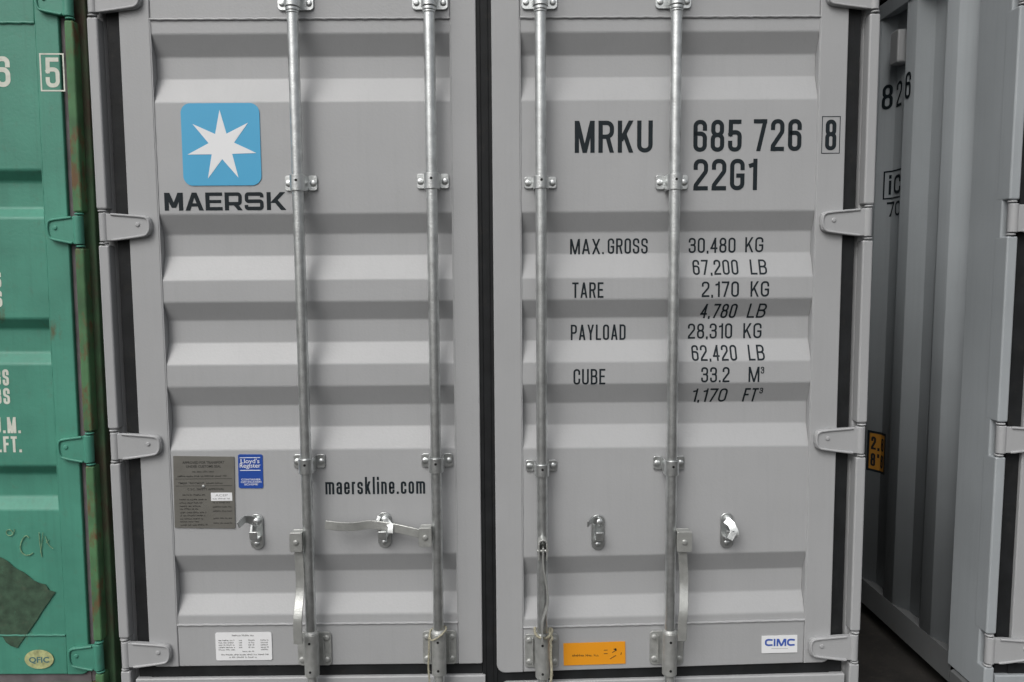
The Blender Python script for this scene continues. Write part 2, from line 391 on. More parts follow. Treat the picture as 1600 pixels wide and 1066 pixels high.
def make_door(root, x0, x1, p0, p1, z0, z1, zt, zb, pr, M, MP, outer, sag=sag_none, gmat=RUBBER, gw=0.043, hz=(), MH=None, zs=0.165, ko=0.077, bl=1.0):
    """x0..x1 the leaf, p0..p1 its corrugated panel; outer = -1/+1 the hinge side"""
    bm = bmesh.new()
    cr = 0.028
    ra = [cr if outer < 0 else 0.006, 0, 0, cr if outer < 0 else 0.006]
    rb = [0, 0.006 if outer < 0 else cr, 0.006 if outer < 0 else cr, 0]
    if x0 > 0: ra = [cr, 0, 0, cr]
    prism(bm, rrect(x0, p0-0.0006, z0, z1, ra), 0, 0.05)
    prism(bm, rrect(p1+0.0006, x1, z0, z1, rb), 0, 0.05)
    box(bm, p0, p1, 0.0020, 0.05, z0, zb-0.001); box(bm, p0, p1, 0.0020, 0.05, zt+0.001, z1)
    apply_sag(bm, sag)
    door = obj('door', bm, M, root, bevel=0.003)
    # weld beads where rails meet the panel
    bm = bmesh.new()
    for zz in (zt, zb):
        n = 60; pts = []
        for i in range(n+1):
            x = p0+(p1-p0)*i/n; pts.append((x, 0.0008, zz+0.0008*math.sin(i*2.3)+sag(x, zz)))
        tube(bm, pts, 0.0038, 8)
    for px in (p0, p1):
        pts = []
        for i in range(81):
            z = zb+(zt-zb)*i/80; pts.append((px, 0.0025+0.0006*math.sin(i*1.9), z+sag(px, z)))
        tube(bm, pts, 0.0022, 6)
    obj('weld_seam', bm, M, door)
    # panel
    bm = bmesh.new(); nx = 10; rows = []
    for z, y in pr:
        rows.append([bm.verts.new((p0+(p1-p0)*i/nx, y, z+sag(p0+(p1-p0)*i/nx, z))) for i in range(nx+1)])
    for a, b in zip(rows, rows[1:]):
        for i in range(nx): bm.faces.new([a[i], b[i], b[i+1], a[i+1]])
    pn = obj('door_panel', bm, MP, door, ang=80, recalc=False)
    so = pn.modifiers.new('sheet', 'SOLIDIFY'); so.thickness = 0.003; so.offset = -1; so.use_rim = False; pn.modifiers.move(len(pn.modifiers)-1, 0)
    # rubber gasket
    bm = bmesh.new()
    if outer < 0: box(bm, x0-gw, x0-0.0005, 0.012, 0.028, zs+0.0, z1+0.03)
    else: box(bm, x1+0.0005, x1+gw, 0.012, 0.028, zs+0.0, z1+0.03)
    a, b = (x0-0.002, x1) if outer < 0 else (x0, x1+0.002)
    box(bm, a+0.001, b-0.001, 0.009, 0.026, zs-0.03, z0+0.02); box(bm, a+0.001, b-0.001, 0.009, 0.026, z1-0.02, z1+0.032)
    if outer > 0: box(bm, x0-0.047, x0+0.002, 0.006, 0.03, 0.128, z1+0.031)
    if outer > 0:
        for gx in (x0-0.036, x0-0.012): box(bm, gx-0.0015, gx+0.0015, 0.0035, 0.0065, 0.135, z1+0.025)
    obj('door_gasket', bm, gmat, door, bevel=0.0012)
    # hinges
    for h in hz:
        s = -outer     # +1: blade points to +x
        xk = x0-ko if outer < 0 else x1+ko
        bm = bmesh.new()
        tip = xk + s*0.152
        T = lambda x: xk+s*x*bl
        poly = [(T(0.0), h-0.043), (T(0.045), h-0.043), (T(0.132), h-0.033), (T(0.148), h-0.024), (T(0.153), h-0.008), (T(0.153), h+0.014), (T(0.148), h+0.028), (T(0.132), h+0.034), (T(0.045), h+0.040), (T(0.0), h+0.040)]
        poly = roundpoly(poly, 0.012, True, 3)
        prism(bm, poly, -0.014, 0.0)
        # pressed rim running round the blade
        rim = [(T(0.030), -0.015, h+0.038), (T(0.045), -0.0155, h+0.037), (T(0.130), -0.0155, h+0.030), (T(0.144), -0.0155, h+0.024), (T(0.148), -0.0155, h+0.008), (T(0.147), -0.0155, h-0.010), (T(0.140), -0.0155, h-0.024), (T(0.128), -0.0155, h-0.029), (T(0.045), -0.0155, h-0.040), (T(0.030), -0.015, h-0.041)]
        tube(bm, smooth_path(rim, 1), 0.0042, 8)
        lathe_y(bm, T(0.112), h+0.006, [(0.0075, -0.013), (0.0075, -0.016), (0.004, -0.018)], 12)
        hg = obj('hinge', bm, MH or M, door, bevel=0.003)
        bm = bmesh.new(); cyl(bm, xk-s*(-0.004), -0.004, h-0.045, h+0.043, 0.0150, 20)
        cyl(bm, xk, -0.004, h+0.0465, h+0.052, 0.0135, 20); cyl(bm, xk, -0.004, h-0.054, h-0.0485, 0.0135, 20)
        obj('hinge_knuckle', bm, MH or M, door, bevel=0.002)
    return door

def make_bar(root, x, zs=(1.783, 0.902), dz=0.0, lab=None, door_sag=0.0, tall=0.026):
    bm = bmesh.new(); cyl(bm, x, -0.045, 0.06, 2.54, 0.0172, 28)
    bar = obj('locking_bar', bm, ZINC, root)
    if lab: bar['label'] = lab
    for z in zs:       # saddle brackets
        bm = bmesh.new()
        hh = tall*(1+random.uniform(-.05, .05)); z += random.uniform(-.002, .002)
        # U saddle: cross-section in XY
        prof = [(x-0.024, -0.004)] + [(x+0.0235*math.cos(math.radians(a)), -0.045-0.0235*math.sin(math.radians(-a))) for a in range(180, 361, 15)]
        prof = [(x-0.0235, -0.004), (x-0.0235, -0.045)] + [(x+0.0235*math.cos(math.radians(a)), -0.045+0.0235*math.sin(math.radians(a))) for a in range(195, 346, 15)] + [(x+0.0235, -0.045), (x+0.0235, -0.004)]
        inner = [(x+0.019, -0.004), (x+0.019, -0.045)] + [(x+0.019*math.cos(math.radians(a)), -0.045+0.019*math.sin(math.radians(a))) for a in range(345, 194, -15)] + [(x-0.019, -0.045), (x-0.019, -0.004)]
        prism(bm, prof+inner, z-hh-0.002, z+hh*0.75, 'z')
        for s in (-1, 1):
            a, b = sorted((x+s*0.0225, x+s*0.050))
            prism(bm, rrect(a, b, z-hh*0.85, z+hh*0.85, 0.007), -0.0055, 0.0)
            bolt(bm, x+s*0.038, z-0.001, 0.0095, -0.005)
        obj('bar_bracket', bm, ZINC, bar, bevel=0.0012)
        bm = bmesh.new(); lathe_y(bm, x+0.001, z+0.002, [(0.0042, -0.0660), (0.0042, -0.0690)], 12)
        obj('rivet_hole', bm, HOLE, bar)
    # end housings with cams
    for top in (0, 1):
        z0 = 2.297 if top else 0.208+dz; z1 = 2.47 if top else 0.348+dz
        bm = bmesh.new()
        cyl(bm, x, -0.046, z0, z1, 0.0235, 28)
        if top: cyl(bm, x, -0.046, z0-0.011, z0-0.0005, 0.0205, 24); cyl(bm, x, -0.046, z0-0.018, z0-0.0115, 0.019, 24)
        else:
            cyl(bm, x, -0.046, z1+0.0005, z1+0.009, 0.0235, 24, 0.0185); cyl(bm, x, -0.046, z0-0.030, z0-0.0005, 0.0165, 24); cyl(bm, x, -0.046, z0-0.042, z0-0.0305, 0.021, 24)
            cyl(bm, x, -0.046, z0-0.10, z0-0.0425, 0.018, 24)
        obj('cam_housing', bm, ZINCD if not top else ZINC, bar, bevel=0.0015)
        bm = bmesh.new()
        za, zb_ = (2.302, 2.44) if top else (0.218+dz, 0.332+dz)
        prism(bm, rrect(x-0.056, x+0.054, za, zb_, 0.012), -0.0055, 0.0)
        for s in (-1, 1):
            for q in ((0.02, 0.10) if top else (0.020, 0.094)):
                bolt(bm, x+s*0.041-0.001, za+q, 0.0088 if q > 0.05 or top else 0.0095, -0.005)
            if not top: box(bm, *sorted((x+s*0.0285, x+s*0.0325)), -0.014, -0.0056, za+0.012, zb_-0.012)
        obj('cam_bracket', bm, ZINCD if not top else ZINC, bar, bevel=0.0012)
        for q in ((0.036, 0.12) if top else (0.02, 0.115)):
            bm = bmesh.new(); lathe_y(bm, x-0.001, z0+q, [(0.0042, -0.0665), (0.0042, -0.0703)], 12)
            obj('rivet_hole', bm, HOLE, bar)
        # cam keeper on sill / header
        bm = bmesh.new()
        zk = (2.50, 2.565) if top else (0.045, 0.105)
        prism(bm, rrect(x-0.05, x+0.05, zk[0], zk[1], 0.008), -0.012, -0.0045)
        for s in (-1, 1): box(bm, *sorted((x+s*0.030, x+s*0.042)), -0.055, -0.0125, zk[0]+0.008, zk[1]-0.008)
        obj('cam_keeper', bm, ZINCD, bar, bevel=0.001)
    return bar

def hub(bar, xa, xb, za, zb, front=False):
    bm = bmesh.new()
    if not front:
        prism(bm, rrect(xa, xb, za, zb, 0.007), -0.078, -0.074)
        box(bm, xa+0.002, xb-0.002, -0.0735, -0.040, zb-0.006, zb-0.001)          # bent top flange
        prism(bm, rrect(xa, xb, za, zb, 0.007), -0.046, -0.042)
        lathe_y(bm, (xa+xb)/2, (za+zb)/2, [(0.0085, -0.0785), (0.0085, -0.082), (0.004, -0.084)], 14)
    else:
        for x in (xa, xb-0.005): box(bm, x, x+0.005, -0.098, -0.058, za, zb-0.010)
        pts = [((xa+xb)/2+((xb-xa)/2-0.0025)*math.cos(math.radians(a)), -0.078, zb-0.010+0.013*math.sin(math.radians(a))) for a in range(180, -1, -18)]
        sweep(bm, pts, 0.020, 0.0025, Vector((0, 1, 0)))
        tube(bm, [(xa-0.003, -0.085, (za+zb)/2-0.004), (xb+0.003, -0.085, (za+zb)/2-0.004)], 0.005, 10)
    obj('handle_hub', bm, ZINCH, bar, bevel=0.0012)

def catch(root, x, z, flap, lab=None):
    bm = bmesh.new()
    prism(bm, rrect(x-0.021, x+0.021, z-0.060, z+0.056, 0.0195, 7), -0.005, 0.0)
    bolt(bm, x, z-0.042, 0.0085, -0.0045)
    # upturned hook that carries the handle
    hy = 0.014 if flap == 'over' else 0.0
    sweep(bm, [(x+0.001, -0.005, z-0.018), (x+0.001, -0.030-hy, z-0.020), (x+0.001, -0.040-hy, z-0.014), (x+0.001, -0.042-hy, z+0.010)], 0.0125, 0.0028)
    prism(bm, rrect(x-0.013, x+0.013, z-0.034, z-0.016, 0.006), -0.010, -0.0055)
    c = obj('handle_catch', bm, ZINC, root, bevel=0.0012)
    if lab: c['label'] = lab
    bm = bmesh.new()
    lathe_y(bm, x+0.003, z+0.034, [(0.013, -0.0055), (0.013, -0.014), (0.009, -0.018), (0.004, -0.019)], 18)
    if flap == 'left':
        sweep(bm, [(x+0.006, -0.0125, z+0.030), (x-0.016, -0.0165, z+0.043), (x-0.030, -0.0260, z+0.047), (x-0.044, -0.048, z+0.034)], 0.0135, 0.0022, Vector((0.25, 0, 1)))
        sweep(bm, [(x-0.012, -0.013, z+0.026), (x-0.013, -0.022, z-0.004)], 0.004, 0.0022)
    elif flap == 'small':
        sweep(bm, [(x+0.006, -0.0125, z+0.028), (x-0.010, -0.0165, z+0.042), (x-0.022, -0.028, z+0.048), (x-0.038, -0.050, z+0.040)], 0.0115, 0.0022, Vector((0.25, 0, 1)))
        sweep(bm, [(x-0.013, -0.010, z+0.026), (x-0.014, -0.014, z-0.030)], 0.003, 0.003)
    elif flap == 'over':
        sweep(bm, [(x+0.000, -0.016, z+0.034), (x+0.014, -0.034, z+0.036), (x+0.028, -0.050, z+0.026), (x+0.026, -0.054, z+0.004)], 0.0100, 0.0022, Vector((0.8, 0, 0.6)))
        sweep(bm, [(x-0.014, -0.010, z+0.046), (x-0.022, -0.018, z+0.026), (x-0.022, -0.018, z+0.014)], 0.006, 0.0022)
    else:
        sweep(bm, [(x-0.008, -0.018, z+0.038), (x+0.006, -0.030, z+0.028), (x+0.015, -0.042, z+0.006), (x+0.018, -0.043, z-0.012)], 0.0125, 0.0024, Vector((1, 0, 0.4)))
        sweep(bm, [(x+0.010, -0.046, z+0.006), (x-0.004, -0.050, z-0.016)], 0.010, 0.0022, Vector((1, 0, 0.5)))
    obj('catch_flap', bm, ZINC, c, bevel=0.001)
    return c

def side_wall_pts(y0, y1, first, d=0.036):
    """(y, depth) polyline of the corrugated side; outer flats start at first + n*0.278"""
    pts = [(y0, d)]
    y = first
    while y + 0.15 < y1:
        pts += [(y-0.068, d), (y, 0), (y+0.072, 0), (y+0.140, d)]; y += 0.278
    pts.append((y1, d)); return pts

def make_shell(root, M, MW, MR, depth=6.058, hz=(2.34, 1.65, 0.957, 0.265), MS=None, first=0.25, sill=True, MC=None, st0=1.180, st1=1.2125, MPB=None):
    hw = 1.212
    for s in (-1, 1):
        for back in (0, 1):
            bm = bmesh.new()
            if not back:
                pl = [(1.212, 0.190), (1.212, 0.026), (1.206, 0.022), (st0+0.006, 0.022), (st0, 0.024), (st0-0.008, 0.040), (1.098, 0.040), (1.098, 0.075), (st0-0.008, 0.075), (st0-0.008, 0.190)]
                prism(bm, [(s*a, b) for a, b in (pl if s > 0 else pl[::-1])], 0.118, 2.473, 'z')
                po = obj('corner_post', bm, MPB or MC or M, root, bevel=0.002)
                zz = sorted(hz); cuts = [0.118] + [q for h in zz for q in (h-0.057, h+0.055)] + [2.473]
                for i in range(0, len(cuts), 2):
                    a, b = cuts[i], cuts[i+1]
                    if b-a < 0.03: continue
                    bm = bmesh.new()
                    prism(bm, rrect(min(s*st0, s*st1), max(s*st0, s*st1), a, b, 0.006), -0.013, 0.052)
                    obj('post_strip', bm, MC or M, po, bevel=0.005, segs=3)
            else:
                box(bm, *sorted((s*1.06, s*1.212)), depth-0.12, depth-0.001, 0.118, 2.473); obj('corner_post', bm, M, root, bevel=0.004)
            for zc in (0, 2.473):
                bm = bmesh.new(); y0 = depth-0.178 if back else -0.016
                xa, xb = sorted((s*1.057, s*1.219))
                # casting as a shell with an oval aperture in its end face
                yA = y0 if not back else y0+0.178
                st = 1 if not back else -1
                cx, cz = (xa+xb)/2, zc+0.059
                ov = [(cx+0.032*math.cos(t)+0.0, cz+0.024*math.sin(t)) for t in [2*math.pi*i/24+math.pi/24 for i in range(24)]]
                def edgept(p):
                    dx, dz = p[0]-cx, p[1]-cz; k = min(0.081/max(abs(dx), 1e-6), 0.059/max(abs(dz), 1e-6)); return (cx+dx*k, cz+dz*k)
                ou = [edgept(p) for p in ov]
                vo = [bm.verts.new((p[0], yA, p[1])) for p in ou]; vi = [bm.verts.new((p[0], yA, p[1])) for p in ov]
                vd = [bm.verts.new((p[0], yA+st*0.04, p[1])) for p in ov]; vb = [bm.verts.new((p[0], yA+st*0.176, p[1])) for p in ou]
                for i in range(24):
                    j = (i+1) % 24
                    bm.faces.new([vo[i], vo[j], vi[j], vi[i]]); bm.faces.new([vi[i], vi[j], vd[j], vd[i]]); bm.faces.new([vo[j], vo[i], vb[i], vb[j]])
                bm.faces.new(vd); bm.faces.new(vb)
                obj('corner_casting', bm, MR, root)
    # header, sill, rails, roof, floor
    bm = bmesh.new(); box(bm, -1.056, 1.056, 0.0, 0.09, 2.455, 2.585); obj('header', bm, M, root, bevel=0.004)
    bm = bmesh.new()
    if sill:
        pl = [(-1.0565, 0.02), (-0.0185, 0.02), (-0.0185, 0.1775), (-1.170, 0.1765), (-1.170, 0.1185), (-1.0565, 0.1185)]
        prism(bm, pl, -0.004, 0.10)
        pl = [(-0.0175, 0.02), (1.0565, 0.02), (1.0565, 0.1185), (1.170, 0.1185), (1.170, 0.170), (0.05, 0.151), (-0.0175, 0.120)]
        prism(bm, pl, -0.004, 0.10)
    else:
        prism(bm, [(-1.0565, 0.02), (1.0565, 0.02), (1.0565, 0.1185), (1.17, 0.1185), (1.17, 0.17), (-1.17, 0.17), (-1.17, 0.1185), (-1.0565, 0.1185)], -0.004, 0.10)
    obj('sill', bm, MS or M, root, bevel=0.004)
    for s in (-1, 1):
        bm = bmesh.new()
        # lower side rail: C channel
        xo = 1.205
        prism(bm, [(s*xo, 0.048), (s*xo, 0.152), (s*(xo-0.045), 0.152), (s*(xo-0.045), 0.146), (s*(xo-0.005), 0.146), (s*(xo-0.005), 0.054), (s*(xo-0.045), 0.054), (s*(xo-0.045), 0.048)], 0.164, depth-0.18) if False else None
        A = [(xo, 0.048), (xo, 0.152), (xo-0.050, 0.152), (xo-0.050, 0.146), (xo-0.006, 0.146), (xo-0.006, 0.054), (xo-0.050, 0.054), (xo-0.050, 0.048)]
        va = [bm.verts.new((s*a, 0.192, b)) for a, b in A]; vb = [bm.verts.new((s*a, depth-0.18, b)) for a, b in A]
        for i in range(8): bm.faces.new([va[i], va[(i+1) % 8], vb[(i+1) % 8], vb[i]])
        bm.faces.new(va); bm.faces.new(vb[::-1])
        obj('bottom_rail', bm, MR, root)
        bm = bmesh.new(); box(bm, *sorted((s*1.145, s*1.207)), 0.192, depth-0.125, 2.525, 2.587); obj('top_rail', bm, M, root, bevel=0.003)
        bm = bmesh.new()
        pr = roundpoly(side_wall_pts(0.136, depth-0.1, first), 0.012, False, 3)
        lo = [bm.verts.new((s*(1.203-d), y, 0.153)) for y, d in pr]; hi = [bm.verts.new((s*(1.203-d), y, 2.526)) for y, d in pr]
        for i in range(len(pr)-1): bm.faces.new([lo[i], lo[i+1], hi[i+1], hi[i]])
        wl = obj('side_wall', bm, MW, root, ang=80)
        so = wl.modifiers.new('sheet', 'SOLIDIFY'); so.thickness = 0.003; so.offset = 0
    bm = bmesh.new(); box(bm, -1.143, 1.143, 0.092, depth-0.05, 2.560, 2.570); obj('roof', bm, MW, root)
    bm = bmesh.new(); box(bm, -1.05, 1.05, depth-0.05, depth-0.02, 0.12, 2.585); obj('end_wall', bm, MW, root)
    bm = bmesh.new(); box(bm, -1.14, 1.14, 0.11, depth-0.06, 0.147, 0.165); obj('floor', bm, FLOORM, root)
    bm = bmesh.new()
    for i in range(18): box(bm, -1.150, 1.150, 0.3+i*0.31, 0.35+i*0.31, 0.05, 0.145)
    obj('cross_member', bm, MR, root)

# ------------------------------------------------------------ ground
bm = bmesh.new(); N = 60
for i in range(N+1):
    for j in range(N+1):
        t = lambda k: (abs(k-N/2)/(N/2))**3*(1 if k > N/2 else -1)*120
        x, y = t(i), t(j)
        bm.verts.new((x, y, -0.004 + (random.uniform(-.004, .004) if abs(x) < 30 and abs(y) < 30 else 0)))
bm.verts.ensure_lookup_table()
for i in range(N):
    for j in range(N):
        a = i*(N+1)+j; bm.faces.new([bm.verts[a], bm.verts[a+N+1], bm.verts[a+N+2], bm.verts[a+1]])
g = obj('ground', bm, GROUND); g['kind'] = 'structure'

GRP = 'shipping containers standing side by side'
HZ = (2.34, 1.65, 0.957, 0.265)

# ------------------------------------------------------------ middle container
mid = thing('shipping_container', 'light grey container in the middle, blue square with white star on its door', 'shipping container', (0, 0, 0), GRP)
make_shell(mid, GREY, GREYW, RAILM)
PR = profile(GREY_LEV, 2.279, 0.357, 0.034)
F0 = prof_fn(PR)
dl = make_door(mid, -1.121, -0.028, -1.026, -0.108, 0.215, 2.425, 2.279, 0.357, PR, GREY, GREYP, -1, hz=HZ, zs=0.172)
dr = make_door(mid, 0.019, 1.121, 0.107, 1.033, 0.215, 2.425, 2.279, 0.362, PR, GREY, GREYP, 1, sag=sag_right, hz=HZ, zs=0.160)
def surfL(x, z): return F0(z) if -1.026 < x < -0.108 else 0.0
def surfR(x, z): return F0(z-sag_right(x, z)) if 0.107 < x < 1.033 else 0.0
BR = [(z, 'z') for z, _ in PR]

# lettering, left door
polys = []
def P_(ax, az, pts): return [(ax+a, az+b) for a, b in pts]
lx0, lz0, lh, ls = -1.007, 1.6995, 0.0555, 0.0118
def S_(x0_, pts, rad=0.0, s=ls): return strip(roundpoly([(x0_+a, lz0+b) for a, b in pts], rad, False, 4), s, False)
H_ = lh; hs_ = ls/2
# M
def Q(x0_, q): return [[(x0_+a, lz0+b) for a, b in q]]
polys += [Q(lx0, [(0,0),(.0135,0),(.0135,H_),(0,H_)]), Q(lx0, [(.0445,0),(.058,0),(.058,H_),(.0445,H_)]),
          Q(lx0, [(.022,.009),(.036,.009),(.0162,H_),(.0002,H_)]), Q(lx0, [(.022,.009),(.036,.009),(.0578,H_),(.0418,H_)])]
x = lx0+0.065   # A
polys += [Q(x, [(0,0),(.0145,0),(.034,H_),(.021,H_)]), Q(x, [(.0425,0),(.057,0),(.036,H_),(.023,H_)]), Q(x, [(.014,.0125),(.043,.0125),(.043,.0225),(.014,.0225)])]
x = lx0+0.128   # E
polys += [Q(x, [(0,0),(.013,0),(.013,H_),(0,H_)]), Q(x, [(.013,0),(.053,0),(.053,.0105),(.013,.0105)]), Q(x, [(.013,H_-.0105),(.053,H_-.0105),(.053,H_),(.013,H_)]), Q(x, [(.013,.0225),(.049,.0225),(.049,.0325),(.013,.0325)])]
x = lx0+0.188   # R
polys += [Q(x, [(0,0),(.013,0),(.013,H_),(0,H_)]), S_(x, [(.013,H_-.0055),(.048,H_-.0055),(.048,.0205),(.013,.0205)], 0.007, 0.011), Q(x, [(.027,.0165),(.043,.0165),(.0555,0),(.0405,0)])]
x = lx0+0.250   # S
polys += [S_(x, [(.054,.0395),(.054,H_-.0055),(.0065,H_-.0055),(.0065,.0278),(.0535,.0278),(.0535,.0055),(.0055,.0055),(.0055,.0165)], 0.006, 0.0112)]
x = lx0+0.319   # K
polys += [Q(x, [(0,0),(.013,0),(.013,H_),(0,H_)]), Q(x, [(.010,.022),(.026,.022),(.059,H_),(.042,H_)]), Q(x, [(.018,.032),(.033,.033),(.061,0),(.044,0)])]
lettering('', 0, 0, 0, 0, 0, dl, surfL, INK, polys=polys)
lettering('maerskline.com', -0.530, -0.208, 0.789, 0.057, 0.0068, dl, surfL, INK, breaks=BR)
# star emblem
bm = bmesh.new(); prism(bm, rrect(-0.944, -0.701, 1.776, 2.0275, 0.030, 8), 0.0005, 0.0025); emb = obj('emblem_square', bm, BLUE, dl, smooth=False)
bm = bmesh.new(); pts = []
for i in range(14):
    r = 0.1095 if i % 2 == 0 else 0.0405
    t = math.radians(90+1.0+i*180/7); pts.append((-0.8215+r*math.cos(t), 1.8975+r*math.sin(t)))
prism(bm, pts, -0.0002, 0.0002); obj('emblem_star', bm, WHITE, emb, smooth=False)

# lettering, right door
T = lambda t, a, b, z, h, s, sh=0.0: lettering(t, a, b, z, h, s, dr, surfR, INK, sh, breaks=BR)
T('MRKU', 0.276, 0.519, 1.870, 0.098, 0.0134)
T('685', 0.646, 0.797, 1.871, 0.098, 0.0132); T('726', 0.834, 0.984, 1.872, 0.098, 0.0132)
T('8', 1.057, 1.092, 1.873, 0.094, 0.0125)
lettering('', 0, 0, 0, 0, 0, dr, surfR, INK, name='lettering_box', polys=[strip([(1.047, 1.864), (1.047, 1.976), (1.1025, 1.976), (1.1025, 1.864)], 0.0024, True)])
T('22G1', 0.648, 0.848, 1.752, 0.097, 0.0132)
s5 = 0.0058
T('MAX.', 0.264, 0.372, 1.556, 0.049, s5); T('GROSS', 0.384, 0.512, 1.557, 0.049, s5)
T('30,480', 0.643, 0.793, 1.558, 0.048, s5); T('KG', 0.824, 0.882, 1.559, 0.048, s5)
T('67,200', 0.652, 0.797, 1.488, 0.048, s5); T('LB', 0.835, 0.888, 1.488, 0.048, s5)
T('TARE', 0.268, 0.367, 1.418, 0.049, s5); T('2,170', 0.679, 0.797, 1.418, 0.049, s5); T('KG', 0.834, 0.893, 1.418, 0.049, s5)
T('4,780', 0.680, 0.795, 1.349, 0.047, s5, 0.10); T('LB', 0.832, 0.890, 1.349, 0.047, s5, 0.10)
T('PAYLOAD', 0.266, 0.443, 1.281, 0.050, s5); T('28,310', 0.644, 0.787, 1.283, 0.049, s5); T('KG', 0.823, 0.882, 1.283, 0.049, s5)
T('62,420', 0.652, 0.797, 1.214, 0.049, s5); T('LB', 0.834, 0.886, 1.214, 0.049, s5)
T('CUBE', 0.272, 0.374, 1.141, 0.050, s5); T('33.2', 0.681, 0.772, 1.145, 0.049, s5); T('M', 0.833, 0.868, 1.145, 0.049, s5); T('3', 0.872, 0.883, 1.172, 0.022, 0.0032)
T('1,170', 0.655, 0.768, 1.077, 0.047, s5, 0.10); T('FT', 0.822, 0.866, 1.077, 0.047, s5, 0.10); T('3', 0.874, 0.885, 1.105, 0.020, 0.0032)

# locking bars
b1 = make_bar(mid, -0.577, lab='leftmost bar, its handle hanging straight down on the left'); b2 = make_bar(mid, -0.167, lab='bar whose handle is held level in a catch')
b3 = make_bar(mid, 0.168, (1.778, 0.880), -0.014, 'bar with its handle hanging edge-on in front of it', tall=0.021); b4 = make_bar(mid, 0.579, (1.776, 0.886), -0.008, 'rightmost bar, its handle hanging down on the right')
hub(b1, -0.628, -0.588, 0.627, 0.690); hub(b2, -0.222, -0.181, 0.640, 0.702); hub(b3, 0.153, 0.183, 0.600, 0.662, True); hub(b4, 0.592, 0.640, 0.616, 0.682)
def handle(bar, pts, hw, ht, wd):
    bm = bmesh.new(); sweep(bm, smooth_path(pts, 2), hw, ht, wd); return obj('handle', bm, ZINCH, bar, bevel=0.0014)
X_ = Vector((1, 0, 0)); Z_ = Vector((0, 0, 1)); Y_ = Vector((0, 1, 0))
handle(b1, [(-0.606, -0.060, 0.665), (-0.604, -0.060, 0.60), (-0.602, -0.058, 0.52), (-0.604, -0.066, 0.48), (-0.604, -0.094, 0.43), (-0.605, -0.098, 0.40), (-0.605, -0.098, 0.338)], 0.0140, 0.0030, X_)
handle(b2, [(-0.190, -0.060, 0.672), (-0.224, -0.060, 0.679), (-0.255, -0.058, 0.686), (-0.293, -0.048, 0.692), (-0.350, -0.036, 0.698), (-0.385, -0.036, 0.702), (-0.430, -0.052, 0.699), (-0.470, -0.060, 0.703), (-0.518, -0.062, 0.710)], 0.0140, 0.0030, Z_)
handle(b3, [(0.169, -0.084, 0.640), (0.168, -0.084, 0.585), (0.174, -0.084, 0.545), (0.182, -0.084, 0.50), (0.184, -0.084, 0.455), (0.173, -0.086, 0.425), (0.165, -0.088, 0.395), (0.165, -0.088, 0.335)], 0.0140, 0.0030, Y_)
handle(b4, [(0.614, -0.060, 0.655), (0.614, -0.060, 0.60), (0.620, -0.058, 0.53), (0.618, -0.066, 0.485), (0.612, -0.094, 0.435), (0.607, -0.098, 0.40), (0.607, -0.098, 0.335)], 0.0140, 0.0030, X_)
catch(mid, -0.754, 0.672, 'left', 'catch beside the data plate, flap swung out to the left'); c2 = catch(mid, -0.341, 0.674, 'over', 'catch holding the level handle')
catch(mid, 0.351, 0.660, 'small', 'empty catch between the third and fourth bars'); catch(mid, 0.770, 0.662, 'down', 'catch with its flap swung down')

# plates and stickers
def card(name, x0, x1, z0, z1, r, M, parent, lab=None, y=-0.0012, t=0.0011, tilt=0.0):
    bm = bmesh.new(); prism(bm, rrect(x0, x1, z0, z1, r), y, y+t)
    if tilt: bmesh.ops.rotate(bm, cent=((x0+x1)/2, 0, (z0+z1)/2), matrix=Matrix.Rotation(tilt, 3, 'Y'), verts=bm.verts)
    o = obj(name, bm, M, parent, smooth=False)
    if lab: o['label'] = lab
    return o
def greeked(parent, x0, x1, z, h, M, y, n=None, name='fine_print'):
    """a line of type too small to read: a run of little marks"""
    bm = bmesh.new(); x = x0; rr = random.Random(int((x0+3)*1e4+z*1e5))
    while x < x1-h*0.4:
        wl = rr.randint(2, 7)
        for i in range(wl):
            if x > x1-h*0.4: break
            a = rr.choice((0, 1, 2)); w_ = h*0.5
            bx = lambda p, q, r, s: prism(bm, [(p, r), (q, r), (q, s), (p, s)], y-0.0003, y)
            bx(x, x+w_*0.28, z, z+h*(0.7 if a else 1))
            if a != 1: bx(x+w_*0.28, x+w_, z+h*0.40, z+h*0.58)
            if a != 0: bx(x+w_*0.75, x+w_, z, z+h*0.40)
            x += h*0.66
        x += h*0.55
    if len(bm.verts): return obj(name, bm, M, parent, smooth=False)
    bm.free()
yy = 0.0015
pl = card('data_plate', -1.017, -0.822, 0.682, 0.918, 0.002, PLATE, mid, 'brown metal approval plate', y=-0.0005, t=0.0033, tilt=math.radians(1.2))
fy = -0.0009
fonttext('APPROVED FOR TRANSPORT', -0.918, 0.8945, 0.0082, pl, PLATEINK, fy, 0.135, 0.02, 'CENTER')
fonttext('UNDER CUSTOMS SEAL', -0.918, 0.8815, 0.0082, pl, PLATEINK, fy, 0.112, 0.02, 'CENTER')
greeked(pl, -0.955, -0.885, 0.866, 0.006, PLATEINK, fy)
greeked(pl, -1.003, -0.84, 0.851, 0.0065, PLATEINK, fy)
for zz in (0.845, 0.822):
    bm = bmesh.new(); box(bm, -1.010, -0.829, fy-0.0003, fy, zz-0.0006, zz+0.0006); obj('rule_line', bm, PLATEINK, pl, smooth=False)
fonttext('TIMBER TREATMENT', -1.003, 0.828, 0.0062, pl, PLATEINK, fy, 0.085, 0.01); greeked(pl, -0.912, -0.855, 0.828, 0.0055, PLATEINK, fy)
fonttext('C.S.C. SAFETY APPROVAL', -0.914, 0.8075, 0.0070, pl, PLATEINK, fy, 0.118, 0.02, 'CENTER')
